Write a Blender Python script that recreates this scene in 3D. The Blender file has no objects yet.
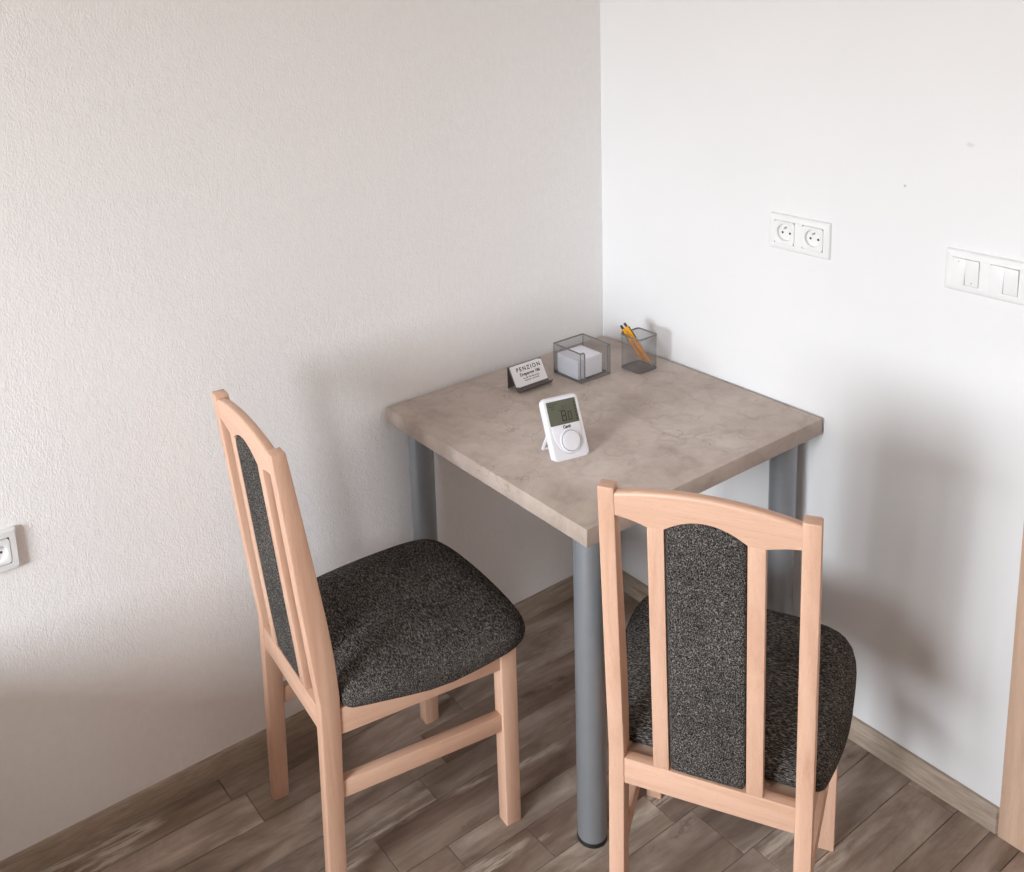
import bpy, bmesh, math, random
from mathutils import Vector, Matrix
random.seed(7)
sc = bpy.context.scene
COL = sc.collection
R = math.radians

# ------------------------------------------------------------------ helpers
def tag(o, label=None, cat=None, group=None, kind=None):
    if label: o['label'] = label
    if cat: o['category'] = cat
    if group: o['group'] = group
    if kind: o['kind'] = kind
    return o

def thing(name, label, cat, loc=(0, 0, 0), rz=0.0, group=None):
    o = bpy.data.objects.new(name, None)
    o.empty_display_size = .05
    COL.objects.link(o)
    o.location = loc
    o.rotation_euler = (0, 0, rz)
    return tag(o, label, cat, group)

def link_mesh(name, me, m, parent=None):
    o = bpy.data.objects.new(name, me)
    COL.objects.link(o)
    if m is not None and len(me.materials) == 0:
        me.materials.append(m)
    if parent: o.parent = parent
    return o

def obj(name, bm, m, parent=None, bevel=0.0, seg=2, smooth=True, ang=35):
    bmesh.ops.remove_doubles(bm, verts=bm.verts, dist=1e-6)
    bmesh.ops.recalc_face_normals(bm, faces=bm.faces)
    if bevel > 0:
        es = [e for e in bm.edges if len(e.link_faces) == 2 and e.calc_face_angle(0) > R(ang)]
        bmesh.ops.bevel(bm, geom=es, offset=bevel, segments=seg, profile=.5, affect='EDGES', clamp_overlap=True)
    me = bpy.data.meshes.new(name)
    bm.to_mesh(me); bm.free()
    if smooth:
        me.shade_smooth()
        me.set_sharp_from_angle(angle=R(38))
    return link_mesh(name, me, m, parent)

def box(bm, x0, x1, y0, y1, z0, z1):
    v = [bm.verts.new(p) for p in ((x0,y0,z0),(x1,y0,z0),(x1,y1,z0),(x0,y1,z0),(x0,y0,z1),(x1,y0,z1),(x1,y1,z1),(x0,y1,z1))]
    for f in ((3,2,1,0),(4,5,6,7),(0,1,5,4),(1,2,6,5),(2,3,7,6),(3,0,4,7)):
        bm.faces.new([v[i] for i in f])
    return v

def hexa(bm, low, high):
    v = [bm.verts.new(p) for p in list(low)+list(high)]
    n = len(low)
    bm.faces.new(v[:n][::-1]); bm.faces.new(v[n:])
    for i in range(n):
        j = (i+1) % n
        bm.faces.new((v[i], v[j], v[n+j], v[n+i]))

def prism(bm, pts, f0, f1):
    """pts 2-D outline, f0/f1 map a 2-D point to the 3-D points of the two caps"""
    hexa(bm, [f0(p) for p in pts], [f1(p) for p in pts])

def rings(bm, loops, close0=True, close1=True):
    vs = [[bm.verts.new(p) for p in L] for L in loops]
    n = len(loops[0])
    for a, b in zip(vs, vs[1:]):
        for i in range(n):
            j = (i+1) % n
            bm.faces.new((a[i], a[j], b[j], b[i]))
    if close0: bm.faces.new(vs[0][::-1])
    if close1: bm.faces.new(vs[-1])

def lathe(bm, prof, c=(0, 0), n=48, close0=True, close1=True):
    rings(bm, [[(c[0]+r*math.cos(2*math.pi*i/n), c[1]+r*math.sin(2*math.pi*i/n), z) for i in range(n)] for r, z in prof], close0, close1)

def tube(bm, pts, r, n=8):
    """round bar along a polyline"""
    pts = [Vector(p) for p in pts]
    loops = []
    for i, p in enumerate(pts):
        a = pts[max(i-1, 0)]; b = pts[min(i+1, len(pts)-1)]
        d = (b-a).normalized()
        up = Vector((0, 0, 1)) if abs(d.z) < .9 else Vector((1, 0, 0))
        u = d.cross(up).normalized(); w = u.cross(d)
        loops.append([tuple(p+r*(math.cos(2*math.pi*k/n)*u+math.sin(2*math.pi*k/n)*w)) for k in range(n)])
    rings(bm, loops)

def wire(bm, a, b, r):
    """thin square wire"""
    a = Vector(a); b = Vector(b); d = (b-a).normalized()
    up = Vector((0, 0, 1)) if abs(d.z) < .9 else Vector((1, 0, 0))
    u = d.cross(up).normalized()*r; w = u.cross(d).normalized()*r
    rings(bm, [[tuple(p+u+w), tuple(p-u+w), tuple(p-u-w), tuple(p+u-w)] for p in (a, b)])

def rrect(x0, x1, y0, y1, r, n=6):
    out = []
    for cx, cy, a0 in ((x1-r, y1-r, 0), (x0+r, y1-r, 90), (x0+r, y0+r, 180), (x1-r, y0+r, 270)):
        for k in range(n+1):
            a = R(a0+90*k/n)
            out.append((cx+r*math.cos(a), cy+r*math.sin(a)))
    return out

def text_mesh(s, size, space=1.0, bold=0.0, extrude=.00008):
    cu = bpy.data.curves.new('lettering', 'FONT')
    cu.body = s; cu.size = size; cu.align_x = 'CENTER'; cu.align_y = 'CENTER'
    cu.space_character = space; cu.offset = bold; cu.extrude = extrude; cu.resolution_u = 3
    t = bpy.data.objects.new('lettering_source', cu)
    COL.objects.link(t)
    dg = bpy.context.evaluated_depsgraph_get()
    me = bpy.data.meshes.new_from_object(t.evaluated_get(dg))
    bpy.data.objects.remove(t)
    bpy.data.curves.remove(cu)
    me.name = 'lettering'
    return me

def frame_matrix(origin, x, y):
    x = Vector(x).normalized(); y = Vector(y).normalized(); z = x.cross(y)
    m = Matrix((x, y, z)).transposed().to_4x4()
    m.translation = Vector(origin)
    return m

# ------------------------------------------------------------------ materials
class NT:
    def __init__(s, name):
        s.m = bpy.data.materials.new(name); s.m.use_nodes = True
        s.t = s.m.node_tree; s.b = s.t.nodes['Principled BSDF']
    def n(s, typ, **kw):
        nd = s.t.nodes.new(typ)
        for k, v in kw.items():
            if k in nd.inputs: nd.inputs[k].default_value = v
            else: setattr(nd, k, v)
        return nd
    def l(s, a, b): s.t.links.new(a, b)
    def coords(s, scale=(1, 1, 1), kind='Object'):
        tc = s.n('ShaderNodeTexCoord'); mp = s.n('ShaderNodeMapping')
        mp.inputs['Scale'].default_value = scale
        s.l(tc.outputs[kind], mp.inputs['Vector'])
        return mp.outputs['Vector']
    def noise(s, vec, scale, detail=3, rough=.5, dist=0):
        nd = s.n('ShaderNodeTexNoise')
        nd.inputs['Scale'].default_value = scale; nd.inputs['Detail'].default_value = detail
        nd.inputs['Roughness'].default_value = rough; nd.inputs['Distortion'].default_value = dist
        s.l(vec, nd.inputs['Vector'])
        return nd.outputs['Fac']
    def ramp(s, fac, stops, interp='LINEAR'):
        r = s.n('ShaderNodeValToRGB'); r.color_ramp.interpolation = interp
        while len(r.color_ramp.elements) < len(stops): r.color_ramp.elements.new(.5)
        for e, (p, c) in zip(r.color_ramp.elements, stops):
            e.position = p; e.color = (*c, 1) if len(c) == 3 else c
        s.l(fac, r.inputs['Fac'])
        return r.outputs['Color']
    def mix(s, fac, a, b, mode='MIX'):
        m = s.n('ShaderNodeMix'); m.data_type = 'RGBA'; m.blend_type = mode
        for sock, v in ((m.inputs[0], fac), (m.inputs[6], a), (m.inputs[7], b)):
            if hasattr(v, 'links'): s.l(v, sock)
            else: sock.default_value = v if not isinstance(v, tuple) else (*v, 1)[:4]
        return m.outputs[2]
    def math(s, op, a, b=None):
        m = s.n('ShaderNodeMath'); m.operation = op
        for sock, v in zip(m.inputs, (a, b)):
            if v is None: continue
            if hasattr(v, 'links'): s.l(v, sock)
            else: sock.default_value = v
        return m.outputs[0]
    def bump(s, h, strength=.3, dist=.001):
        b = s.n('ShaderNodeBump'); b.inputs['Strength'].default_value = strength; b.inputs['Distance'].default_value = dist
        s.l(h, b.inputs['Height']); s.l(b.outputs['Normal'], s.b.inputs['Normal'])
    def base(s, c):
        if hasattr(c, 'links'): s.l(c, s.b.inputs['Base Color'])
        else: s.b.inputs['Base Color'].default_value = (*c, 1)
    def set(s, **kw):
        for k, v in kw.items():
            s.b.inputs[k.replace('_', ' ')].default_value = v
        return s

def srgb(r, g, b):
    f = lambda c: (c/255/12.92) if c/255 <= .04045 else ((c/255+.055)/1.055)**2.4
    return (f(r), f(g), f(b))

def plain(name, c, rough=.5, metal=0.0, spec=.5, noise=.0):
    t = NT(name)
    if noise:
        v = t.coords()
        f = t.noise(v, 40, 3)
        a = tuple(x*(1-noise) for x in c); b = tuple(min(1, x*(1+noise)) for x in c)
        t.base(t.ramp(f, [(.3, a), (.7, b)]))
    else: t.base(c)
    t.set(Roughness=rough, Metallic=metal); t.b.inputs['Specular IOR Level'].default_value = spec
    return t.m

def wood(name, axis, c_lo, c_mid, c_hi, rough=.42):
    t = NT(name)
    s = [1, 1, 1]; s['xyz'.index(axis)] = .06
    v = t.coords(tuple(s))
    fine = t.noise(v, 420, 2, .6)
    broad = t.noise(v, 34, 4, .55, 1.2)
    c = t.ramp(broad, [(.25, c_lo), (.5, c_mid), (.78, c_hi)])
    s2 = [1, 1, 1]; s2['xyz'.index(axis)] = .12
    fl = t.noise(t.coords(tuple(s2)), 900, 1, .5)
    flecks = t.ramp(fl, [(.66, (1, 1, 1)), (.76, (.80, .72, .66))])
    c = t.mix(.65, c, flecks, 'MULTIPLY')
    fine_c = t.ramp(fine, [(.3, (.94, .92, .90)), (.7, (1.0, 1.0, 1.0))])
    c = t.mix(1.0, c, fine_c, 'MULTIPLY')
    t.base(c); t.set(Roughness=rough)
    t.bump(fine, .05, .0005)
    return t.m

BE = ((.57, .338, .232), (.645, .408, .290), (.70, .465, .343))
wood_x = wood('beech_grain_sideways', 'x', *BE)
wood_y = wood('beech_grain_deep', 'y', *BE)
wood_z = wood('beech_grain_upright', 'z', *BE)

def fabric(name, plane):
    t = NT(name)
    sc_ = {'seat': (.24, 1, 1), 'panel': (1, 1, .75)}[plane]
    v = t.coords(sc_)
    n1 = t.noise(v, 600 if plane == 'seat' else 560, 1.5, .6)
    n2 = t.noise(t.coords(), 1400, 1, .5)
    n3 = t.noise(t.coords(), 12, 3, .5)
    c = t.ramp(n1, [(.32, (.014, .0125, .0115)), (.46, (.042, .038, .035)), (.57, (.115, .107, .100)), (.71, (.28, .262, .247))])
    c2 = t.ramp(n2, [(.35, (.45, .44, .43)), (.65, (1.35, 1.35, 1.35))])
    c = t.mix(1.0, c, c2, 'MULTIPLY')
    c3 = t.ramp(n3, [(.3, (.85, .85, .85)), (.7, (1.15, 1.13, 1.1))])
    c = t.mix(1.0, c, c3, 'MULTIPLY')
    t.base(c); t.set(Roughness=.95); t.b.inputs['Specular IOR Level'].default_value = .0
    t.b.inputs['Sheen Weight'].default_value = .0; t.b.inputs['Sheen Roughness'].default_value = .5
    t.bump(n1, .7, .0012)
    return t.m
fab_seat = fabric('charcoal_weave_seat', 'seat')
fab_panel = fabric('charcoal_weave_panel', 'panel')

def laminate():
    t = NT('concrete_laminate')
    v = t.coords()
    big = t.noise(v, 4.2, 7, .62, .5)
    mid = t.noise(v, 22, 8, .68, .7)
    c = t.ramp(big, [(.28, srgb(158, 143, 132)), (.44, srgb(177, 162, 151)), (.58, srgb(190, 176, 166)), (.76, srgb(202, 191, 182))])
    cm = t.ramp(mid, [(.30, (.84, .83, .82)), (.5, (1, 1, 1)), (.70, (1.08, 1.08, 1.08))])
    c = t.mix(.85, c, cm, 'MULTIPLY')
    # hair cracks: voronoi edges on warped coordinates, kept only in patches
    def warped(scale, amt, k):
        nd = t.n('ShaderNodeTexNoise'); nd.inputs['Scale'].default_value = scale; nd.inputs['Detail'].default_value = 5
        t.l(v, nd.inputs['Vector'])
        mx = t.n('ShaderNodeVectorMath'); mx.operation = 'MULTIPLY_ADD'
        t.l(nd.outputs['Color'], mx.inputs[0]); mx.inputs[1].default_value = (amt,)*3; t.l(v, mx.inputs[2])
        vo = t.n('ShaderNodeTexVoronoi'); vo.feature = 'DISTANCE_TO_EDGE'; vo.inputs['Scale'].default_value = k
        t.l(mx.outputs[0], vo.inputs['Vector'])
        return vo.outputs['Distance']
    e = warped(9, .22, 9)
    crack = t.ramp(e, [(.0, (1, 1, 1)), (.011, (0, 0, 0))])
    patch = t.ramp(t.noise(v, 7, 2), [(.50, (0, 0, 0)), (.60, (1, 1, 1))])
    k = t.math('MULTIPLY', crack, patch)
    k = t.math('MULTIPLY', k, .6)
    c = t.mix(k, c, srgb(112, 96, 84))
    e2 = warped(14, .12, 7)
    soft = t.ramp(e2, [(.0, (1, 1, 1)), (.06, (0, 0, 0))])
    patch2 = t.ramp(t.noise(v, 4.5, 2), [(.46, (0, 0, 0)), (.62, (1, 1, 1))])
    k2 = t.math('MULTIPLY', t.math('MULTIPLY', soft, patch2), .24)
    c = t.mix(k2, c, srgb(126, 110, 98))
    sp = t.noise(v, 130, 2)
    c = t.mix(t.math('MULTIPLY', t.ramp(sp, [(.70, (0, 0, 0)), (.78, (1, 1, 1))]), .5), c, srgb(196, 186, 176))
    t.base(c); t.set(Roughness=.46); t.b.inputs['Specular IOR Level'].default_value = .4
    t.bump(mid, .06, .001)
    return t.m
lam = laminate()

def planks_mat():
    t = NT('weathered_plank_print')
    at = t.n('ShaderNodeAttribute'); at.attribute_name = 'plank'; at.attribute_type = 'GEOMETRY'
    sx = t.n('ShaderNodeSeparateColor'); t.l(at.outputs['Color'], sx.inputs['Color'])
    tone, off, red = sx.outputs[0], sx.outputs[1], sx.outputs[2]
    tc = t.n('ShaderNodeTexCoord')
    cb = t.n('ShaderNodeCombineXYZ'); t.l(t.math('MULTIPLY', off, 37), cb.inputs[0]); t.l(t.math('MULTIPLY', off, 91), cb.inputs[1])
    ad = t.n('ShaderNodeVectorMath'); t.l(tc.outputs['Object'], ad.inputs[0]); t.l(cb.outputs[0], ad.inputs[1])
    def vec(s):
        m = t.n('ShaderNodeMapping'); m.inputs['Scale'].default_value = s; t.l(ad.outputs[0], m.inputs['Vector']); return m.outputs['Vector']
    cloud = t.noise(vec((.35, 1, 1)), 11, 5, .6, .5)
    grain = t.noise(vec((.05, 1, 1)), 70, 5, .65, .3)
    c = t.ramp(cloud, [(.26, srgb(104, 87, 75)), (.44, srgb(140, 123, 110)), (.56, srgb(164, 148, 135)), (.74, srgb(196, 182, 167))])
    cr = t.ramp(tone, [(0, (.66, .64, .62)), (.5, (.95, .95, .95)), (1, (1.22, 1.21, 1.19))])
    c = t.mix(1.0, c, cr, 'MULTIPLY')
    c = t.mix(t.math('MULTIPLY', red, .55), c, srgb(122, 92, 76))
    g = t.ramp(grain, [(.30, (.72, .70, .68)), (.5, (1, 1, 1)), (.72, (1.14, 1.13, 1.12))])
    c = t.mix(.75, c, g, 'MULTIPLY')
    # worn pale streaks with dark flecks
    w = t.noise(vec((.22, 1, 1)), 9, 3, .5)
    w2 = t.noise(vec((.1, 1, 1)), 60, 4, .7)
    worn = t.math('MULTIPLY', t.ramp(w, [(.57, (0, 0, 0)), (.62, (1, 1, 1))]), t.ramp(w2, [(.44, (0, 0, 0)), (.56, (1, 1, 1))]))
    c = t.mix(t.math('MULTIPLY', worn, .75), c, srgb(214, 203, 188))
    d = t.noise(vec((.25, 1, 1)), 13, 3, .5)
    d2 = t.noise(vec((.5, 1, 1)), 55, 4, .7)
    dark = t.math('MULTIPLY', t.ramp(d, [(.62, (0, 0, 0)), (.70, (1, 1, 1))]), t.ramp(d2, [(.45, (0, 0, 0)), (.6, (1, 1, 1))]))
    c = t.mix(t.math('MULTIPLY', dark, .6), c, srgb(66, 52, 44))
    t.base(c); t.set(Roughness=.5); t.b.inputs['Specular IOR Level'].default_value = .35
    t.bump(grain, .08, .001)
    return t.m
floor_m = planks_mat()
groove_m = plain('plank_groove', srgb(60, 48, 40), .8)

def skirting_mat(name, axis):
    t = NT(name)
    s = [1, 1, 1]; s['xyz'.index(axis)] = .13
    v = t.coords(tuple(s))
    broad = t.noise(v, 45, 4, .6, 1.8)
    g = t.noise(v, 160, 4, .6)
    c = t.ramp(broad, [(.25, srgb(140, 124, 110)), (.5, srgb(164, 148, 132)), (.75, srgb(180, 165, 149))])
    gc = t.ramp(g, [(.3, (.78, .76, .74)), (.6, (1.04, 1.04, 1.04))])
    c = t.mix(.8, c, gc, 'MULTIPLY')
    t.base(c); t.set(Roughness=.5)
    return t.m
skirt_x = skirting_mat('skirting_oak_left', 'x')
skirt_y = skirting_mat('skirting_oak_right', 'y')
oak = wood('light_oak_veneer', 'z', srgb(186, 156, 134), srgb(200, 170, 147), srgb(210, 181, 158), .5)

def wall_relief():
    t = NT('relief_wallpaper_white')
    v = t.coords((1, 1, .62))
    a = t.noise(v, 260, 3, .55, .4)
    b = t.noise(v, 75, 3, .5)
    h = t.math('ADD', t.math('MULTIPLY', a, .75), t.math('MULTIPLY', b, .45))
    t.base(t.ramp(b, [(.3, (.87, .86, .855)), (.7, (.895, .885, .88))]))
    t.set(Roughness=.75); t.b.inputs['Specular IOR Level'].default_value = .25
    t.bump(h, .58, .0028)
    return t.m

def wall_smooth(marks=()):
    t = NT('smooth_white_paint' + ('_marked' if marks else ''))
    v = t.coords()
    f = t.noise(v, 3, 2)
    c = t.ramp(f, [(.3, (.735, .738, .74)), (.7, (.75, .753, .755))])
    for (px, py, pz, rad, col, sy, sz, k) in marks:
        mp = t.n('ShaderNodeMapping'); mp.vector_type = 'POINT'
        tc = t.n('ShaderNodeTexCoord')
        mp.inputs['Location'].default_value = (0, -py*sy, -pz*sz); mp.inputs['Scale'].default_value = (0, sy, sz)
        t.l(tc.outputs['Object'], mp.inputs['Vector'])
        ln = t.n('ShaderNodeVectorMath'); ln.operation = 'LENGTH'; t.l(mp.outputs['Vector'], ln.inputs[0])
        d = t.math('ADD', ln.outputs['Value'], t.math('MULTIPLY', t.math('SUBTRACT', t.noise(v, 160, 3), .5), rad*1.4))
        fac = t.ramp(d, [(rad*.4, (k, k, k)), (rad, (0, 0, 0))])
        c = t.mix(fac, c, col)
    t.base(c); t.set(Roughness=.6); t.b.inputs['Specular IOR Level'].default_value = .3
    t.bump(t.noise(v, 320, 2), .04, .001)
    return t.m
wall_l_m = wall_relief()
wall_r_m = wall_smooth([(0, .970, 1.398, .008, srgb(150, 146, 144), 1, 1.4, .25), (0, .848, 1.301, .0025, srgb(90, 80, 76), 1, 1, .5), (0, 1.137, .060, .006, srgb(120, 108, 100), .6, 2.2, .5)])
wall_m = wall_smooth()
wall_far_m = plain('warm_beige_paint', (.27, .215, .175), .7, noise=.02)

white_pl = plain('white_plastic', (.77, .77, .77), .28, noise=.01)
white_dev = plain('white_device_plastic', (.78, .78, .82), .35, noise=.01)
hole_m = plain('dark_socket_hole', (.02, .02, .02), .7)
steel_leg = plain('grey_powder_coat', srgb(148, 153, 158), .36, .45, noise=.02)
gap_m = plain('shadow_gap_plastic', (.25, .25, .25), .6)
seam_m = plain('light_seam_plastic', (.5, .5, .52), .5)
black_pl = plain('black_plastic', (.012, .012, .012), .5)
mesh_grey = plain('grey_lacquered_wire', srgb(118, 115, 116), .45, .3)
mesh_dark = plain('dark_lacquered_sheet', srgb(112, 104, 100), .45, .3, noise=.04)
paper_m = plain('white_paper', (.80, .81, .87), .8)
card_m = plain('white_card', (.82, .80, .80), .7)
ink = plain('black_ink', (.03, .03, .035), .7)
lcd_m = plain('lcd_glass', srgb(98, 100, 86), .22, noise=.02)
lcd_ink = plain('lcd_digits', srgb(28, 30, 24), .4)
pen_y = plain('yellow_plastic', srgb(243, 170, 12), .3, noise=.02)
pen_o = plain('amber_barrel', srgb(214, 140, 52), .3, noise=.03)
pen_k = plain('dark_grey_plastic', srgb(58, 58, 60), .4)
metal_tip = plain('bare_metal', (.6, .6, .6), .3, 1.0)

# ------------------------------------------------------------------ setting
RX, RY, RZ = 5.0, 3.4, 2.6
def struct(name, bm, m, bevel=0.0, parent=None, **k):
    o = obj(name, bm, m, parent, bevel, **k)
    if parent is None: o['kind'] = 'structure'
    return o

# floor: planks with grooves, all one floor
def build_floor():
    rows = [-.105, .0, .085, .18, .286, .357, .466, .53, .62, .708, .843, .94, 1.042, 1.108, 1.165]
    ws = [.12, .09, .105, .14, .075]
    y = rows[-1]; i = 0
    while y < RY+.1:
        y += ws[i % 5]; rows.append(y); i += 1
    known = {1: [1.218], 2: [.65, 1.185], 4: [.858], 5: [1.022], 7: [.752], 10: [.42], 11: [.027, 1.3]}
    bm = bmesh.new()
    lay = bm.loops.layers.float_color.new('plank')
    box(bm, -.1, RX+.1, -.1, RY+.1, -.06, -.003)
    for f in bm.faces:
        f.material_index = 1
    rnd = random.Random(21)
    fixed = {(1, 0): (.34, .1), (1, 1): (.42, .5), (2, 1): (.62, .1), (5, 0): (.25, .55), (5, 1): (.66, .0), (7, 0): (.36, .7), (10, 1): (.6, .0), (11, 1): (.66, .0)}
    for r in range(len(rows)-1):
        y0, y1 = rows[r], rows[r+1]
        js = sorted(known.get(r, [rnd.uniform(.1, 1.0)]))
        while js[-1] < RX: js.append(js[-1]+rnd.uniform(.55, 1.15))
        js = [-.1] + [j for j in js if j < RX+.05] + [RX+.1]
        for k, (x0, x1) in enumerate(zip(js, js[1:])):
            if x1-x0 < .01: continue
            g, b = .0007, .0009
            n0 = len(bm.faces)
            lo = [(x0+g, y0+g), (x1-g, y0+g), (x1-g, y1-g), (x0+g, y1-g)]
            hi = [(x0+g+b, y0+g+b), (x1-g-b, y0+g+b), (x1-g-b, y1-g-b), (x0+g+b, y1-g-b)]
            vs = [[bm.verts.new((p[0], p[1], z)) for p in L] for L, z in ((lo, -.003), (lo, -.0009), (hi, 0.0))]
            fs = [bm.faces.new(vs[2])]
            for a, c in zip(vs, vs[1:]):
                for q in range(4):
                    fs.append(bm.faces.new((a[q], a[(q+1) % 4], c[(q+1) % 4], c[q])))
            tone, red = fixed.get((r, k), (min(1, max(0, rnd.gauss(.48, .17))), max(0, rnd.uniform(-.5, .7))))
            o_ = rnd.random()
            for f in fs:
                for lp in f.loops: lp[lay] = (tone, o_, red, 1)
    me = bpy.data.meshes.new('floor'); bm.to_mesh(me); bm.free()
    me.materials.append(floor_m); me.materials.append(groove_m)
    o = bpy.data.objects.new('floor', me); COL.objects.link(o); o['kind'] = 'structure'
build_floor()

bm = bmesh.new(); box(bm, -.2, RX+.2, -.15, 0, -.06, RZ+.1); struct('wall_left', bm, wall_l_m)
# right wall with the doorway
DY0, DY1, DH = 1.165, 1.965, 2.0
bm = bmesh.new()
box(bm, -.15, 0, -.15, DY0, -.06, RZ+.1); box(bm, -.15, 0, DY1, RY+.15, -.06, RZ+.1); box(bm, -.15, 0, DY0, DY1, DH, RZ+.1)
struct('wall_right', bm, wall_r_m)
bm = bmesh.new(); box(bm, -.2, RX+.2, RY, RY+.15, -.06, RZ+.1); struct('wall_front', bm, wall_far_m)
# window wall, far side of the room behind the viewer's right shoulder
WY0, WY1, WZ0, WZ1 = .85, 2.35, 1.0, 2.36
bm = bmesh.new()
box(bm, RX, RX+.2, -.15, WY0, -.06, RZ+.1); box(bm, RX, RX+.2, WY1, RY+.15, -.06, RZ+.1)
box(bm, RX, RX+.2, WY0, WY1, -.06, WZ0); box(bm, RX, RX+.2, WY0, WY1, WZ1, RZ+.1)
struct('wall_back', bm, wall_far_m)
bm = bmesh.new(); box(bm, -.2, RX+.2, -.15, RY+.15, RZ, RZ+.1); struct('ceiling', bm, wall_m)
bm = bmesh.new()
ym = (WY0+WY1)/2
for y0, y1, z0, z1 in ((WY0, WY0+.05, WZ0, WZ1), (WY1-.05, WY1, WZ0, WZ1), (ym-.04, ym+.04, WZ0, WZ1), (WY0, WY1, WZ0, WZ0+.05), (WY0, WY1, WZ1-.05, WZ1)):
    box(bm, RX+.12, RX+.17, y0, y1, z0, z1)
struct('window_1', bm, white_pl)
# unseen block added out of frame to shade the foot of the left wall
bm = bmesh.new(); box(bm, 2.02, 2.14, 0, .62, -.01, .62); struct('added_shade_block', bm, wall_m, .003)

# skirting boards
SK, SH = .012, .057
def skirt_prof(h): return [(0, 0), (SK, 0), (SK, h-.006), (SK-.004, h), (0, h)]
bm = bmesh.new(); prism(bm, skirt_prof(SH), lambda p: (SK, p[0], p[1]), lambda p: (2.0, p[0], p[1]))
prism(bm, skirt_prof(SH), lambda p: (2.16, p[0], p[1]), lambda p: (RX, p[0], p[1]))
struct('baseboard_left', bm, skirt_x)
bm = bmesh.new(); prism(bm, skirt_prof(SH-.001), lambda p: (p[0], 0, p[1]), lambda p: (p[0], 1.116, p[1]))
# rounded board end against the door casing
prism(bm, [(0, 0), (SK, 0), (SK, SH-.007), (0, SH-.001)], lambda p: (p[0], 1.116, p[1]), lambda p: (p[0]*.6, 1.120, p[1]))
struct('baseboard_right', bm, skirt_y)

# door casing and door
bm = bmesh.new()
box(bm, 0, .013, 1.1215, DY0+.012, 0, DH+.05); box(bm, 0, .013, DY1-.012, DY1+.06, 0, DH+.05); box(bm, 0, .013, DY0+.012, DY1-.012, DH-.012, DH+.05)
box(bm, -.15, 0, DY0, DY0+.012, 0, DH); box(bm, -.15, 0, DY1-.012, DY1, 0, DH); box(bm, -.15, 0, DY0+.012, DY1-.012, DH-.012, DH)
struct('trim_1', bm, oak, .0012)
bm = bmesh.new(); box(bm, -.045, -.005, DY0+.014, DY1-.014, .006, DH-.014)
door = struct('door_1', bm, oak, .002)
bm = bmesh.new()
tube(bm, [(-.006, DY1-.08, 1.03), (.045, DY1-.08, 1.03), (.05, DY1-.09, 1.03), (.05, DY1-.2, 1.03)], .009, 12)
obj('door_handle', bm, metal_tip, door)

# ------------------------------------------------------------------ table
TX0, TX1, TY0, TY1, TH, TT = .008, .722, .008, .6916, .75, .0366
table = thing('table', 'square table with mottled grey brown concrete-look top pushed into the corner', 'table', ((TX0+TX1)/2, (TY0+TY1)/2, 0))
tcx, tcy = table.location.x, table.location.y
bm = bmesh.new()
out = []
for cx, cy, a0, r in ((TX1, TY1, 0, .002), (TX0, TY1, 90, .004), (TX0, TY0, 180, .016), (TX1, TY0, 270, .002)):
    sx = -1 if cx == TX1 else 1; sy = -1 if cy == TY1 else 1
    for k in range(7):
        a = R(a0+90*k/6); out.append((cx+sx*r+r*math.cos(a)-tcx, cy+sy*r+r*math.sin(a)-tcy))
prism(bm, out, lambda p: (p[0], p[1], TH-TT), lambda p: (p[0], p[1], TH))
obj('tabletop', bm, lam, table, .0011, 2, ang=60)
for lx, ly in ((TX1-.062, TY1-.062), (TX1-.062, TY0+.0505), (TX0+.0505, TY1-.062), (TX0+.0505, TY0+.0505)):
    c = (lx-tcx, ly-tcy)
    bm = bmesh.new(); lathe(bm, [(.0290, .010), (.0296, .0115), (.0296, TH-TT-.004)], c)
    lg = obj('leg', bm, steel_leg, table)
    bm = bmesh.new(); lathe(bm, [(.0285, 0), (.0305, .0015), (.0308, .006), (.0298, .0100), (.02, .0102)], c)
    tag(obj('foot', bm, black_pl, lg), 'black plastic foot')
    bm = bmesh.new(); lathe(bm, [(.046, TH-TT-.004), (.046, TH-TT)], c)
    obj('mounting_plate', bm, steel_leg, lg)

# ------------------------------------------------------------------ chairs
CH, ZK, YT = .962, .448, -.055
def yback(z):
    if z > ZK: 
        s = (z-ZK)/(CH-ZK); return YT*(s + .03*(1-math.exp(-s*12))-.03*s)
    return -.0074*((ZK-z)/ZK)**1.3
FR = [(0, .0275), (.1, .0305), (.2, .033), (.30, .0365), (.373, .039), (.445, .0400), (.50, .0375), (.56, .0320), (.617, .0250), (.70, .0130), (.847, -.0095), (.93, -.0225), (.962, -.028)]
def interp(tab, z):
    for (a, ya), (b, yb) in zip(tab, tab[1:]):
        if a <= z <= b: return ya+(yb-ya)*(z-a)/(b-a)
    return tab[-1][1]
HX, PW = .1652, .0271

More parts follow.
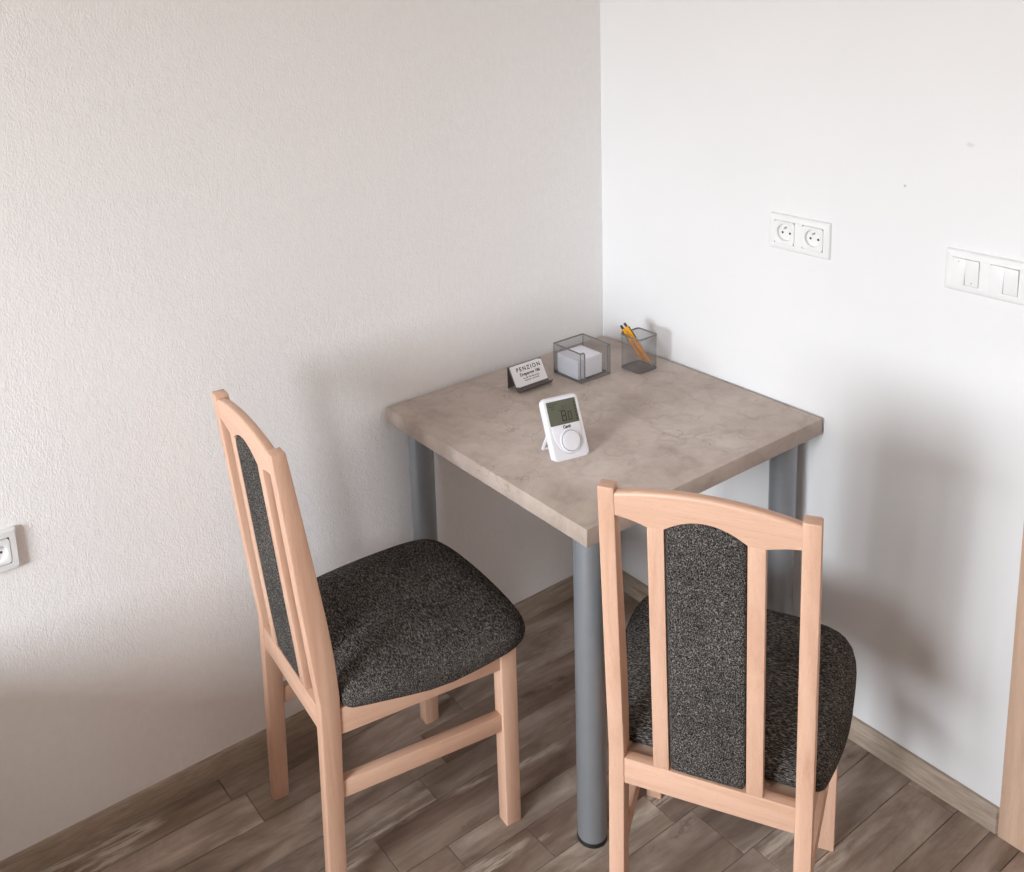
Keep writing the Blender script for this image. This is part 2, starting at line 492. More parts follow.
def make_chair(label, group=None):
    ch = thing('dining_chair', label, 'chair', group=group)
    zs = [0, .1, .2, .3, .373, .41, .445, .48, .52, .56, .617, .66, .70, .76, .847, .90, .93, CH]
    for s in (-1, 1):
        bm = bmesh.new()
        loops = []
        xo, xi = s*HX, s*(HX-PW)
        for z in zs:
            b, f = yback(z), interp(FR, z)
            loops.append([(xo, b, z), (xi, b, z), (xi, f, z), (xo, f, z)])
        rings(bm, loops)
        obj('back_post', bm, wood_z, ch, .0028, 2, ang=45)
        # front leg, a touch slimmer at the foot
        bm = bmesh.new()
        xo, xi, xi2 = s*.1875, s*(.1875-.0325), s*(.1875-.0315)
        hexa(bm, [(xo, .3842, 0), (xi2, .3842, 0), (xi2, .4205, 0), (xo, .4205, 0)], [(xo, .3825, .4225), (xi, .3825, .4225), (xi, .4205, .4225), (xo, .4205, .4225)])
        obj('front_leg', bm, wood_z, ch, .003, 2, ang=45)
        # side rail and stretcher run from post to leg, splayed outwards
        for nm, z0, z1, ins, th in (('side_rail', .3715, .4225, .0030, .020), ('stretcher', .2275, .2655, .0045, .0200)):
            ya = interp(FR, (z0+z1)/2)-.001; yb_ = .3845
            xa = s*(HX-ins); xb = s*(.187-ins-.001)
            bm = bmesh.new()
            zq = z0-(.005 if nm == 'side_rail' else 0)
            hexa(bm, [(xa, ya, zq), (xb, yb_, z0), (xb-s*th, yb_, z0), (xa-s*th, ya, zq)], [(xa, ya, z1), (xb, yb_, z1), (xb-s*th, yb_, z1), (xa-s*th, ya, z1)])
            obj(nm, bm, wood_y, ch, .0022, 2, ang=45)
    bm = bmesh.new(); box(bm, -.157, .157, .389, .409, .3745, .4225); obj('front_rail', bm, wood_x, ch, .002)
    # lower back rail
    bm = bmesh.new()
    z0, z1 = .3795, .4285
    hexa(bm, [(-.1385, yback(z0)+.002, z0), (.1385, yback(z0)+.002, z0), (.1385, yback(z0)+.023, z0), (-.1385, yback(z0)+.023, z0)],
         [(-.1385, yback(z1)+.002, z1), (.1385, yback(z1)+.002, z1), (.1385, yback(z1)+.023, z1), (-.1385, yback(z1)+.023, z1)])
    obj('back_rail', bm, wood_x, ch, .0018)
    # arched top rail
    top = [(x, .970-.016*(x/.1385)**2) for x in [.1385-.01385*2*i/2 for i in range(0, 21)]]
    low = [(-.1385, .9140), (-.128, .9128), (-.115, .9105), (-.10, .9066), (-.0895, .9030), (-.0625, .9030)]
    arch = [(x, .9035+.0235*(1-(abs(x)/.0625)**2)) for x in [-.0615, -.058, -.052, -.044, -.035, -.024, -.012, 0, .012, .024, .035, .044, .052, .058, .0615]]
    right = [(-x, z) for x, z in low][::-1]
    outl = top + low + arch + right
    bm = bmesh.new()
    prism(bm, outl, lambda p: (p[0], yback(p[1])+.0015, p[1]), lambda p: (p[0], yback(p[1])+.0225, p[1]))
    bmesh.ops.recalc_face_normals(bm, faces=bm.faces)
    es = [e for e in bm.edges if all(v.co.z > .952 and True for v in e.verts) and e.calc_face_angle(0) > R(45) and abs(e.verts[0].co.x-e.verts[1].co.x) > 1e-4]
    bmesh.ops.bevel(bm, geom=es, offset=.0065, segments=4, profile=.5, affect='EDGES')
    obj('top_rail', bm, wood_x, ch)
    # two upright slats
    for s in (-1, 1):
        bm = bmesh.new(); loops = []
        for z in (.4285, .50, .58, .66, .74, .82, .9035):
            y = yback(z)+.0020
            loops.append([(s*.0885, y, z), (s*.0622, y, z), (s*.0622, y+.019, z), (s*.0885, y+.019, z)])
        rings(bm, loops)
        obj('back_slat', bm, wood_z, ch, .0012, 2, ang=45)
    # upholstered panel between the slats
    W, Z0 = .0612, .4300
    side = [Z0+.012+(.898-Z0-.012)*i/14 for i in range(15)]
    ol = [(-W+.0035, Z0+.001), (-.03, Z0), (0, Z0), (.03, Z0), (W-.0035, Z0+.001)]
    ol += [(W, z) for z in side]
    ol += [(x, .9025+.0235*(1-(abs(x)/.0622)**2)) for x in (.0595, .055, .048, .038, .026, .013, 0, -.013, -.026, -.038, -.048, -.055, -.0595)]
    ol += [(-W, z) for z in side[::-1]]
    def ring(ins, dy):
        L = []
        for x, z in ol:
            k = 1-ins/W
            zz = .665+(z-.665)*(1-ins/.24)
            L.append((x*k, yback(zz)+dy, zz))
        return L
    bm = bmesh.new()
    lp = [ring(.012, .0010), ring(.006, .0018), ring(.0022, .0034), ring(.0004, .0062), ring(0, .0105), ring(.0004, .0150), ring(.0025, .0185), ring(.007, .0208), ring(.014, .0225)]
    vs = [[bm.verts.new(p) for p in L] for L in lp]
    n = len(ol)
    for a, b in zip(vs, vs[1:]):
        for i in range(n): bm.faces.new((a[i], a[(i+1) % n], b[(i+1) % n], b[i]))
    for L, dy in ((vs[0], .0004), (vs[-1], .0232)):
        # fill both faces with a row of strips following the lean of the back
        nb = 5
        left = [v for v in L]
        # pair right side vertices with left side vertices
        rs = L[nb:nb+15]; ls = L[-15:][::-1]
        mids = [bm.verts.new((0, (a.co.y+b.co.y)/2+(dy-(.0010 if dy < .01 else .0225)), (a.co.z+b.co.z)/2)) for a, b in zip(rs, ls)]
        for i in range(14):
            bm.faces.new((rs[i], rs[i+1], mids[i+1], mids[i]))
            bm.faces.new((mids[i], mids[i+1], ls[i+1], ls[i]))
        bm.faces.new([ls[0]]+L[:nb]+[rs[0], mids[0]])
        tp = L[nb+15:-15]
        bm.faces.new([mids[-1], rs[-1]]+tp+[ls[-1]])
    obj('back_panel', bm, fab_panel, ch)
    # ply base showing behind the cushion, and the domed cushion
    bm = bmesh.new()
    hexa(bm, [(-.1365, .0255, .4085), (.1365, .0255, .4085), (.150, .385, .4085), (-.150, .385, .4085)], [(-.1365, .0255, .4225), (.1365, .0255, .4225), (.150, .385, .4225), (-.150, .385, .4225)])
    obj('seat_base', bm, seat_base_m, ch, .001)
    # cushion outline (half), mirrored; measured widest line
    half = [(0, .0445), (.05, .0440), (.10, .0430), (.140, .0425), (.158, .0435), (.172, .048), (.181, .058), (.186, .075), (.194, .11), (.2030, .16), (.2090, .21), (.2125, .26), (.2140, .31), (.2140, .35), (.2115, .385), (.2060, .411), (.196, .432), (.182, .4465), (.163, .4565), (.137, .4630), (.10, .4680), (.05, .4710), (0, .4720)]
    full = half + [(-x, y) for x, y in half[-2:0:-1]]
    cx0, cy0 = 0, .245
    def inset(d):
        L = []
        n = len(full)
        for i, (x, y) in enumerate(full):
            a = full[i-1]; b = full[(i+1) % n]
            tx, ty = b[0]-a[0], b[1]-a[1]
            q = math.hypot(tx, ty)
            L.append((x - d*ty/q, y + d*tx/q))
        return L
    bm = bmesh.new()
    prof = [(.030, .4228), (.012, .4228), (.0045, .4262), (.0008, .4330), (0, .4415), (.0022, .4500), (.007, .4575), (.015, .4640), (.027, .4695), (.043, .4742), (.064, .4782), (.092, .4812)]
    lp = []
    for d, z in prof:
        if d <= .0271:
            L = inset(d)
        else:
            L0 = inset(.027)
            k = 1-(d-.027)/.19
            L = [(cx0+(x-cx0)*k, cy0+(y-cy0)*k) for x, y in L0]
        # cushion edge sweeps slightly higher half way along each side
        dip = [(-.010*math.exp(-((y-.24)/.10)**2)*max(0, (abs(x)-.12)/.08) if z < .44 else 0) for x, y in L]
        lp.append([(x, y, max(.4228 if d > .01 else .4145, z+dd*(1 if d < .01 else 0))) for (x, y), dd in zip(L, dip)])
    for k, z in ((.40, .4830), (.22, .4840), (.08, .4844)):
        lp.append([(cx0+(x-cx0)*k, cy0+(y-cy0)*k, z) for x, y in inset(.027)])
    # soft dents towards the back corners
    rr = random.Random(3)
    def dent(p):
        x, y, z = p
        d = 0
        for dx, dy, r, a in ((.13, .075, .035, .006), (-.13, .075, .035, .005), (.06, .06, .04, .003), (.0, .30, .12, .0035)):
            d += a*math.exp(-((x-dx)**2+(y-dy)**2)/(r*r))
        return (x, y, z-d*(1 if z > .452 else 0))
    lp = [lp[0]]+[[dent(p) for p in L] for L in lp[1:]]
    rings(bm, lp)
    obj('seat_cushion', bm, fab_seat, ch)
    return ch

seat_base_m = plain('pale_ply', srgb(176, 150, 130), .7, noise=.05)
chair_l = make_chair('beech dining chair with charcoal seat standing sideways against the left wall, left of the table')
def copy_thing(root):
    r = root.copy(); COL.objects.link(r)
    for c in list(root.children):
        d = c.copy(); COL.objects.link(d); d.parent = r
        for g in list(c.children):
            e = g.copy(); COL.objects.link(e); e.parent = d
    return r
chair_r = copy_thing(chair_l)
chair_r['label'] = 'beech dining chair seen from behind, right of the front table leg'
chair_l.location = (1.1499, .2854, 0); chair_l.rotation_euler = (0, 0, 1.4815)
chair_r.location = (.7324, .9805, 0); chair_r.rotation_euler = (0, 0, 2.0993)
for c in (chair_l, chair_r): c['group'] = 'beech dining chairs at the table'

# ------------------------------------------------------------------ things on the table
Z = TH
# --- wire memo cube holder
bx0, bx1, by0, by1, bh = .1815, .2815, .1120, .2090, .0775
holder = thing('memo_holder', 'open-fronted grey wire mesh box holding loose note paper', 'desk organizer', ((bx0+bx1)/2, (by0+by1)/2, Z+.0003))
hx, hy = holder.location.x, holder.location.y
def L_(p): return (p[0]-hx, p[1]-hy, p[2])
def mesh_panel(bm, a, u, w, nu, nw, r=.00013):
    """expanded-metal panel from corner a spanned by u, w with nu x nw wires"""
    a, u, w = Vector(a), Vector(u), Vector(w)
    for i in range(1, nu): wire(bm, a+u*(i/nu), a+u*(i/nu)+w, r)
    for j in range(1, nw): wire(bm, a+w*(j/nw), a+w*(j/nw)+u, r)
bm = bmesh.new()
z0 = .0016
ax0, ax1, ay0, ay1 = bx0-hx, bx1-hx, by0-hy, by1-hy
N_, M_ = 40, 31
mesh_panel(bm, (ax1, ay0, z0), (0, ay1-ay0, 0), (0, 0, bh-z0), N_, M_)
mesh_panel(bm, (ax0, ay0, z0), (0, ay1-ay0, 0), (0, 0, bh-z0), N_, M_)
mesh_panel(bm, (ax0, ay0, z0), (ax1-ax0, 0, 0), (0, 0, bh-z0), N_, M_)
mesh_panel(bm, (ax1-.0135, ay1, z0), (.0135, 0, 0), (0, 0, bh-z0), 6, M_)
mesh_panel(bm, (ax0, ay1, z0), (.0095, 0, 0), (0, 0, bh-z0), 4, M_)
obj('mesh_wall', bm, mesh_grey, holder, smooth=False)
bm = bmesh.new()
mesh_panel(bm, (ax0, ay0, z0), (ax1-ax0, 0, 0), (0, ay1-ay0, 0), N_, N_)
obj('mesh_bottom', bm, mesh_grey, holder, smooth=False)
bm = bmesh.new()
rw = .0016
def bend(c, d0, d1, r=.006, n=5):
    c, d0, d1 = Vector(c), Vector(d0), Vector(d1)
    return [tuple(c+d0*r*(1-math.sin(math.pi/2*i/n))+d1*r*(1-math.cos(math.pi/2*i/n))) for i in range(n+1)]
# rim: from the notch, up, round three sides and down again
na, nb_ = ax1-.0135, ax0+.0095
path = [(na, ay1, .004)]
path += bend((na, ay1, bh), (0, 0, -1), (1, 0, 0))
path += [(ax1, ay1, bh), (ax1, ay0, bh), (ax0, ay0, bh), (ax0, ay1, bh)]
path += bend((nb_, ay1, bh), (-1, 0, 0), (0, 0, -1))
path += [(nb_, ay1, .004)]
for p, q in zip(path, path[1:]):
    if (Vector(p)-Vector(q)).length > 1e-5: tube(bm, [p, q], .0019, 8)
obj('rim_wire', bm, mesh_grey, holder)
bm = bmesh.new()
for p, q in (((ax0, ay0), (ax1, ay0)), ((ax1, ay0), (ax1, ay1)), ((ax1, ay1), (ax0, ay1)), ((ax0, ay1), (ax0, ay0))):
    tube(bm, [(*p, rw), (*q, rw)], rw, 8)
for p in ((ax0, ay0), (ax1, ay0), (ax1, ay1), (ax0, ay1)):
    tube(bm, [(*p, rw), (*p, bh)], rw*.62, 8)
obj('base_wire', bm, mesh_grey, holder)
# --- paper block inside
nb = thing('note_paper_block', 'thick block of white note paper inside the wire mesh box', 'paper', (.2335, .1545, Z+.0028))
bm = bmesh.new()
rr = random.Random(5)
pw_, pd_, ph_ = .0405, .0375, .0490
nl = 26
for i in range(nl):
    ox, oy = rr.uniform(-.0003, .0003), rr.uniform(-.0003, .0003)
    box(bm, -pw_+ox, pw_+ox, -pd_+oy, pd_+oy, ph_*i/nl, ph_*(i+1)/nl-(.00006 if i < nl-1 else 0))
obj('sheets', bm, paper_m, nb, smooth=False)

# --- pencil cup
cx0_, cx1_, cy0_, cy1_, chh = .0680, .1325, .1975, .2615, .0895
cup = thing('pen_cup', 'square grey wire mesh cup with yellow pens in the table corner', 'pen holder', ((cx0_+cx1_)/2, (cy0_+cy1_)/2, Z+.0004))
hw = (cx1_-cx0_)/2
def sq(r, hw_): return rrect(-hw_, hw_, -hw_, hw_, r, 5)
bm = bmesh.new()
loop = sq(.007, hw)
# resample the rounded square evenly
def resample(pts, n):
    P = [Vector(p) for p in pts]+[Vector(pts[0])]
    L = [0]
    for a, b in zip(P, P[1:]): L.append(L[-1]+(b-a).length)
    out = []
    for i in range(n):
        s = L[-1]*i/n
        for k in range(len(P)-1):
            if L[k] <= s <= L[k+1]:
                out.append(tuple(P[k].lerp(P[k+1], (s-L[k])/max(1e-9, L[k+1]-L[k])))); break
    return out
vert = resample(loop, 92)
for x, y in vert: wire(bm, (x, y, .002), (x, y, chh-.001), .00014)
for j in range(1, 34):
    z = .002+(chh-.003)*j/34
    ptsz = [(x, y, z) for x, y in resample(loop, 40)]
    for a, b in zip(ptsz, ptsz[1:]+ptsz[:1]): wire(bm, a, b, .00012)
obj('mesh_wall', bm, mesh_grey, cup, smooth=False)
bm = bmesh.new()
mesh_panel(bm, (-hw+.001, -hw+.001, .002), (2*hw-.002, 0, 0), (0, 2*hw-.002, 0), 26, 26, .00012)
obj('mesh_bottom', bm, mesh_grey, cup, smooth=False)
for nm, zz, rr_ in (('rim_wire', chh, .0021), ('base_wire', .0015, .0015)):
    bm = bmesh.new()
    n = len(loop)
    for i in range(n): tube(bm, [(*loop[i], zz), (*loop[(i+1) % n], zz)], rr_, 8)
    obj(nm, bm, mesh_grey, cup)
# --- pens
def pen(name, label, tip, top, body, roll):
    tip, top = Vector(tip), Vector(top)
    d = (top-tip); Ln = d.length
    root = thing(name, label, 'pen', tuple(tip), 0, 'yellow pens in the mesh cup')
    root.rotation_mode = 'QUATERNION'
    root.rotation_quaternion = Vector((0, 0, 1)).rotation_difference(d) @ Matrix.Rotation(roll, 4, 'Z').to_quaternion()
    bm = bmesh.new(); lathe(bm, [(.0006, 0), (.0012, .004), (.0030, .013)], n=14); obj('tip', bm, metal_tip, root)
    bm = bmesh.new(); lathe(bm, [(.0036, .013), (.0044, .022), (.0046, .03), (.0046, Ln*.62)], n=16); obj('barrel', bm, pen_o, root)
    bm = bmesh.new(); lathe(bm, [(.0047, Ln*.62), (.0049, Ln*.63), (.0048, Ln-.014), (.0042, Ln-.010)], n=16); tag(obj('cap', bm, body, root), 'bright yellow upper barrel')
    bm = bmesh.new(); lathe(bm, [(.0031, Ln-.011), (.0031, Ln-.001), (.0024, Ln)], n=14); tag(obj('push_button', bm, pen_k, root), 'dark grey push button')
    bm = bmesh.new(); box(bm, .0052, .0064, -.0014, .0014, Ln*.64, Ln-.013); box(bm, .0038, .0064, -.0016, .0016, Ln-.017, Ln-.013)
    tag(obj('clip', bm, pen_k, root, .0003), 'black clip')
    return root
pen('pen', 'yellow pen leaning furthest left in the mesh cup', (.0765, .2300, Z+.0045), (.1345, .2010, Z+.1130), pen_y, 0.0)
pen('pen', 'yellow pen with black clip crossing the mesh cup to its right corner', (.0765, .2520, Z+.0045), (.1225, .2010, Z+.1170), pen_y, 2.0)

# --- card holder with business cards
stand = thing('card_holder', 'dark metal card stand nearest the left wall on the table', 'card holder', (.3810, .136, Z))
prof = [(-.0235, .0003), (-.0235, .0530), (-.0220, .0548), (.0085, .0040), (.0100, .0030), (.0205, .0020), (.0280, .0118)]
th = .0013
bm = bmesh.new()
loops = []
hw2 = .0515
pts2 = [Vector(p) for p in prof]
offs = []
for i, p in enumerate(pts2):
    a = pts2[max(0, i-1)]; b = pts2[min(len(pts2)-1, i+1)]
    d = (b-a).normalized(); nrm = Vector((-d.y, d.x))
    offs.append(p+nrm*th)
for i in range(len(pts2)-1):
    a, b, a2, b2 = pts2[i], pts2[i+1], offs[i], offs[i+1]
    hexa(bm, [(-hw2, a.x, a.y), (-hw2, b.x, b.y), (-hw2, b2.x, b2.y), (-hw2, a2.x, a2.y)], [(hw2, a.x, a.y), (hw2, b.x, b.y), (hw2, b2.x, b2.y), (hw2, a2.x, a2.y)])
obj('bent_sheet', bm, mesh_dark, stand, smooth=False)
# cards lean on the slope
sl_top = Vector((0, .136-.0220, Z+.0548)); sl_bot = Vector((0, .136+.0085, Z+.0040))
up = (sl_top-sl_bot).normalized()
nn = Vector((0, up.z, -up.y))
if nn.y < 0: nn = -nn
cl = [('white business card with black print at the front of the card stand', .0054, 0.0, .0), ('plain white card directly behind the printed card in the stand', .0038, .0030, .0012), ('rearmost white card in the stand, resting on the metal slope', .0022, .0062, .0024)]
for i, (lab, dn, dx, dup) in enumerate(cl):
    o_ = sl_bot+up*(.0045+dup)+nn*dn
    c = thing('business_card', lab, 'card', (.3790+dx, o_.y, o_.z), 0, 'business cards in the stand')
    c.matrix_world = frame_matrix((.3790+dx, o_.y, o_.z), (-1, 0, 0), up)
    cw, chh_ = .0455, .0505
    bm = bmesh.new(); box(bm, -cw, cw, 0, chh_, 0, .0006); obj('sheet', bm, card_m, c, smooth=False)
    if i == 0:
        for s, size, yy, sp, bold in (('PENZION', .0140, .0400, 1.38, .0003), ('Dreperow 186', .0105, .0270, 1.0, .0003), ('tel. 603 186 186 penzion', .0048, .0175, 1.05, .0001), ('ubytovani a stravovani', .0048, .0120, 1.05, .0001)):
            me = text_mesh(s, size, sp, bold)
            t = link_mesh('lettering', me, ink, c)
            t.location = (0, yy, .00075)

# --- thermostat
A0 = Vector((.59926, .46922, Z)); B0 = Vector((.51534, .48810, Z))
ux = (B0-A0).normalized(); W2 = .086
fn = Vector((-ux.y, ux.x, 0)); fn = fn if fn.y > 0 else -fn
lean = R(25)
upv = Vector((0, 0, 1))*math.cos(lean)-fn*math.sin(lean)
TD = .020
nz = ux.cross(upv)
if nz.y < 0: nz = -nz
mid = (A0+B0)/2
org = mid - nz*TD*1.0 + Vector((0, 0, TD*math.sin(lean)+.0002))
org.z = Z + .0004
thermo = thing('thermostat', 'white wireless room thermostat with grey display and round dial propped on the table', 'thermostat')
thermo.matrix_world = frame_matrix((mid.x, mid.y, Z+.0005), ux, upv)   # local x along width, y up the face, z out of the face
Hh = .1310
# lift so the back bottom edge rests on the table: back is at z=-TD below -> raise
lift = 0.0
def dev_rings(outline_r, levels):
    L = []
    for ins, z in levels:
        L.append([(x, y, z) for x, y in rrect(-W2/2+ins, W2/2-ins, ins, Hh-ins, max(.002, outline_r-ins), 7)])
    return L
bm = bmesh.new()
rings(bm, dev_rings(.0115, [(.003, -TD), (.001, -TD+.002), (0, -TD+.005), (0, -.004), (.0008, -.0018), (.0025, -.0004), (.0045, 0)]))
# cut the back lower edge level with the table: shear vertices below the table plane
mw = thermo.matrix_world
for v in bm.verts:
    w = mw @ v.co
    if w.z < Z+.0002:
        # slide up along the face direction until level
        v.co.y += (Z+.0002-w.z)/upv.z
housing = obj('housing', bm, white_dev, thermo)
# raised shield-shaped front plate with an arc bottom
bm = bmesh.new()
sh = [(-.0345, .0715), (.0345, .0715)]
arc = []
for k in range(0, 19):
    a = math.pi*k/18
    arc.append((.0345*math.cos(a), .0715-.0595*(math.sin(a)**.8)))
ol = arc
prism(bm, ol, lambda p: (p[0], p[1], -.0005), lambda p: (p[0]*.985, .0715+(p[1]-.0715)*.985, .0016))
obj('front_plate', bm, white_dev, thermo, .0005)
bm = bmesh.new(); prism(bm, rrect(-.0345, .0345, .0725, .1225, .0012, 3), lambda p: (*p, -.0004), lambda p: (*p, .0008)); scr = obj('display', bm, lcd_m, thermo, .0003)
tag(scr, 'grey green display')
# seven segment digits
def seg7(bm, ch, x, y, w, h, t):
    S = {'8': 'abcdefg', '0': 'abcdef', '5': 'afgcd', '1': 'bc', '3': 'abgcd', '7': 'abc'}[ch]
    R_ = {'a': (x, x+w, y+h-t, y+h), 'd': (x, x+w, y, y+t), 'g': (x, x+w, y+h/2-t/2, y+h/2+t/2), 'f': (x, x+t, y+h/2, y+h), 'e': (x, x+t, y, y+h/2), 'b': (x+w-t, x+w, y+h/2, y+h), 'c': (x+w-t, x+w, y, y+h/2)}
    for k in S:
        x0, x1, y0, y1 = R_[k]; box(bm, x0+.0002, x1-.0002, y0+.0002, y1-.0002, .0008, .00095)
bm = bmesh.new()
seg7(bm, '8', -.005, .0785, .0115, .0225, .0026)
box(bm, .0083, .0100, .0790, .0807, .0008, .00095)
seg7(bm, '0', .0105, .0785, .0090, .0185, .0022)
seg7(bm, '5', .000, .1035, .0045, .0085, .0010); seg7(bm, '1', .0055, .1035, .0045, .0085, .0010)
for k in range(5): box(bm, -.030+.0045*k, -.0268+.0045*k, .1160, .1172, .0008, .00095)
box(bm, -.009, -.003, .1008, .1018, .0008, .00095); box(bm, -.030, -.018, .1115, .1128, .0008, .00095); box(bm, -.026, -.020, .1065, .1078, .0008, .00095)
for k in range(6): box(bm, .0285, .0310, .0770+.0068*k, .0810+.0068*k, .0008, .00095)
obj('digits', bm, lcd_ink, scr, smooth=False)
me = text_mesh('Cavti', .0085, 1.0, .0004)
t = link_mesh('lettering', me, ink, thermo); t.location = (.0015, .0668, .0018)
# dial
bm = bmesh.new()
dc = (.0040, .0375)
lathe(bm, [(.0218, .0010), (.0218, .0034), (.0226, .0040), (.0240, .0036), (.0247, .0016), (.0247, .0010)], dc, 56, False, False); obj('dial_ring', bm, white_dev, thermo)
bm = bmesh.new()
lathe(bm, [(.0219, .0016), (.0219, .0018)], dc, 48); obj('dial_gap', bm, gap_m, thermo)
bm = bmesh.new()
lathe(bm, [(.0203, .0016), (.0206, .0046), (.0200, .0056), (.0185, .0061), (.010, .0058), (.002, .0057)], dc, 56)
obj('dial', bm, white_dev, thermo)
bm = bmesh.new()
prism(bm, ol, lambda p: (p[0]*1.022, .0715+(p[1]-.0715)*1.018, -.0003), lambda p: (p[0]*1.018, .0715+(p[1]-.0715)*1.014, .0002))
obj('plate_seam', bm, seam_m, thermo)
# prop foot behind
bm = bmesh.new()
inv = mw.inverted()
hinge = Vector((0, .070, -TD-.001))
fw = Vector((.0, 0, 0))
footw = mw @ hinge
ft_world = Vector((.5555, .4115, Z+.001))
for sgn in (-1, 1):
    hp = Vector((sgn*.022, .078, -TD+.002))
    fp = inv @ (ft_world + ux*(sgn*.0235))
    wire(bm, hp, fp, .0022)
fa = inv @ (ft_world - ux*.0235); fb = inv @ (ft_world + ux*.0235)
wire(bm, fa, fb, .0020)
wire(bm, Vector((-.022, .078, -TD+.002)), Vector((.022, .078, -TD+.002)), .0022)
obj('prop_stand', bm, white_dev, thermo)

# ------------------------------------------------------------------ sockets and switches
def plate(name, label, cat, M, w, h, t=.0085, group=None):
    o = thing(name, label, cat, group=group)
    o.matrix_world = M
    bm = bmesh.new()
    mg = .01465
    lv = [(0, 0), (0, t*.45), (.0012, t*.8), (.0035, t), (mg-.0004, t), (mg, t-.0004), (mg, .0005)]
    rings(bm, [[(x, y, z) for x, y in rrect(-w/2+i, w/2-i, -h/2+i, h/2-i, .0028 if i < .01 else .0003, 4)] for i, z in lv], True, False)
    if w > .1: box(bm, -.0355+.02585, .0355-.02585, -h/2+mg-.0005, h/2-mg+.0005, .0005, t)
    b2 = bmesh.new(); box(b2, -w/2+mg-.001, w/2-mg+.001, -h/2+mg-.001, h/2-mg+.001, .0004, .0009)
    obj('backing', b2, gap_m, o)
    return o, bm
PZ = 1.1950-.0405
def socket(parent, cx, w=.0505, t=.0085):
    Rr, dp, n = .0195, .0075, 40
    bm = bmesh.new()
    # square face with round recess: ring of quads between square and circle
    def sqp(a):
        c, s = math.cos(a), math.sin(a); k = (w/2)/max(abs(c), abs(s)); return (cx+c*k, s*k)
    angs = [2*math.pi*(i+.5)/n for i in range(n)]
    L = [[(*sqp(a), .001) for a in angs], [(*sqp(a), t+.0007) for a in angs], [(cx+(Rr+.0010)*math.cos(a), (Rr+.0010)*math.sin(a), t+.0008) for a in angs],
         [(cx+Rr*math.cos(a), Rr*math.sin(a), t+.0001) for a in angs], [(cx+(Rr-.0012)*math.cos(a), (Rr-.0012)*math.sin(a), t-dp) for a in angs]]
    rings(bm, L, close0=False)
    ins = obj('socket_insert', bm, white_pl, parent)
    bm = bmesh.new()
    for hx_, hy_ in ((-.0095, -.002), (.0095, -.002)):
        q = [(cx+hx_+.0027*math.cos(2*math.pi*k/16), hy_+.0027*math.sin(2*math.pi*k/16)) for k in range(16)]
        prism(bm, q, lambda p: (*p, t-dp-.0002), lambda p: (*p, t-dp+.00015))
    obj('contact_hole', bm, hole_m, ins)
    bm = bmesh.new()
    lathe(bm, [(.0024, t-dp), (.0024, t-.0005), (.0016, t+.0008), (.0004, t+.0012)], (cx, .0105), 16)
    obj('earth_pin', bm, metal_tip, ins)

# wall_right faces +X: local x along +Y, local y up
def MR(y, z): return frame_matrix((0.0, y, z), (0, 1, 0), (0, 0, 1))
cut_t = .0085
o, bm = plate('socket_outlet', 'white double power socket on the right wall above the table', 'power socket', MR(.53885+.076, PZ), .152, .081)
obj('frame', bm, white_pl, o)
for cx in (-.0355, .0355): socket(o, cx)
o, bm = plate('light_switch', 'white double light switch plate at the right edge of the photo', 'light switch', MR(.94047+.076, PZ), .152, .081)
obj('frame', bm, white_pl, o)
for cx in (-.0355, .0355):
    for s in (-1, 1):
        # a rocker half: one end proud, the other flush; the two halves tilt opposite ways
        w = .0505
        xa, xb = (cx-w/2, cx-.0002) if s < 0 else (cx+.0002, cx+w/2)
        ht, hb_ = (.0012, .0042) if s < 0 else (.0034, .0010)
        t = .0085
        bm = bmesh.new()
        hexa(bm, [(xa, -w/2, .001), (xb, -w/2, .001), (xb, w/2, .001), (xa, w/2, .001)],
             [(xa, -w/2, t+hb_), (xb, -w/2, t+hb_), (xb, w/2, t+ht), (xa, w/2, t+ht)])
        rk = obj('rocker', bm, white_pl, o, .0005)
        if cx < 0:
            bm = bmesh.new()
            yy = w/2-.006 if s < 0 else -w/2+.006
            zz = (t+ht+(hb_-ht)*(.006/w)) if s < 0 else (t+hb_+(ht-hb_)*(.006/w))
            lathe(bm, [(.0011, zz-.0004), (.0011, zz+.00012)], ((xa+xb)/2, yy), 12)
            obj('indicator_dot', bm, gap_m, rk)
# left wall faces +Y: local x along -X, local y up
o, bm = plate('wall_socket', 'white single wall socket cut off by the left edge of the photo', 'power socket', frame_matrix((1.5615+.0405, 0, .7135), (-1, 0, 0), (0, 0, 1)), .081, .085, .0115)
obj('frame', bm, white_pl, o)
socket(o, 0, .0505, .0115)

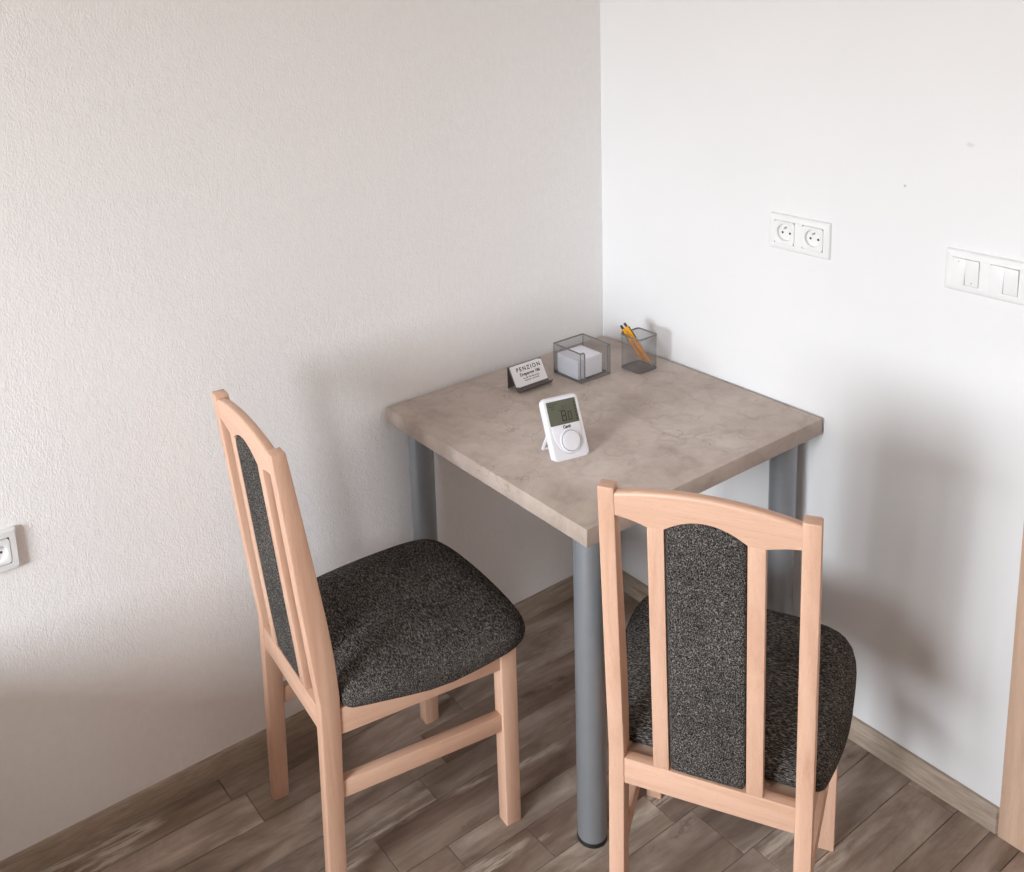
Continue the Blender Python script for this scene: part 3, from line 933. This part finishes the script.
# ------------------------------------------------------------------ light: overcast daylight through the window
wd = bpy.data.worlds.new('overcast_sky'); sc.world = wd; wd.use_nodes = True
nt = wd.node_tree
bg = nt.nodes['Background']
tc = nt.nodes.new('ShaderNodeTexCoord'); sp = nt.nodes.new('ShaderNodeSeparateXYZ'); rp = nt.nodes.new('ShaderNodeValToRGB')
nt.links.new(tc.outputs['Generated'], sp.inputs[0])
mp = nt.nodes.new('ShaderNodeMapRange'); mp.inputs['From Min'].default_value = -1; mp.inputs['From Max'].default_value = 1
nt.links.new(sp.outputs['Z'], mp.inputs['Value']); nt.links.new(mp.outputs['Result'], rp.inputs['Fac'])
e = rp.color_ramp.elements
e[0].position = .0; e[0].color = (.22, .20, .18, 1)
e[1].position = .56; e[1].color = (.92, .975, 1.035, 1)
k = rp.color_ramp.elements.new(.47); k.color = (.35, .33, .31, 1)
k = rp.color_ramp.elements.new(1.0); k.color = (.90, .97, 1.06, 1)
nt.links.new(rp.outputs['Color'], bg.inputs['Color'])
bg.inputs['Strength'].default_value = 28.5
pl = bpy.data.lights.new('window_daylight_portal', 'AREA'); pl.shape = 'RECTANGLE'; pl.size = WY1-WY0; pl.size_y = WZ1-WZ0
pl.cycles.is_portal = True
po = bpy.data.objects.new('window_daylight_portal', pl); COL.objects.link(po)
po.matrix_world = frame_matrix((RX+.19, (WY0+WY1)/2, (WZ0+WZ1)/2), (0, 1, 0), (0, 0, 1))  # -Z of light must face -X

# ------------------------------------------------------------------ camera
f_px, pcx, pcy = 1007.0167, 426.5551, 177.0487
pitch, yaw, roll = .2054, 4.1146, -.0458
Cp = Vector((1.8761, 1.9205, 1.7679))
fw = Vector((math.cos(yaw)*math.cos(pitch), math.sin(yaw)*math.cos(pitch), -math.sin(pitch)))
r = fw.cross(Vector((0, 0, 1))).normalized(); u = r.cross(fw)
r2 = math.cos(roll)*r+math.sin(roll)*u; u2 = -math.sin(roll)*r+math.cos(roll)*u
cam = bpy.data.cameras.new('camera')
cam.sensor_fit = 'HORIZONTAL'; cam.sensor_width = 36; cam.lens = 36*f_px/1024
cam.shift_x = (512-pcx)/1024; cam.shift_y = (pcy-436)/1024
cam.clip_start = .02
co = bpy.data.objects.new('camera', cam); COL.objects.link(co)
M = Matrix((r2, u2, -fw)).transposed().to_4x4(); M.translation = Cp
co.matrix_world = M
sc.camera = co

sc.view_settings.view_transform = 'Standard'
sc.view_settings.look = 'None'
sc.view_settings.gamma = 1
sc.view_settings.use_curve_mapping = False
sc.view_settings.exposure = 0.86
sc.cycles.use_denoising = True
sc.cycles.max_bounces = 16
sc.cycles.diffuse_bounces = 8
bpy.context.view_layer.update()
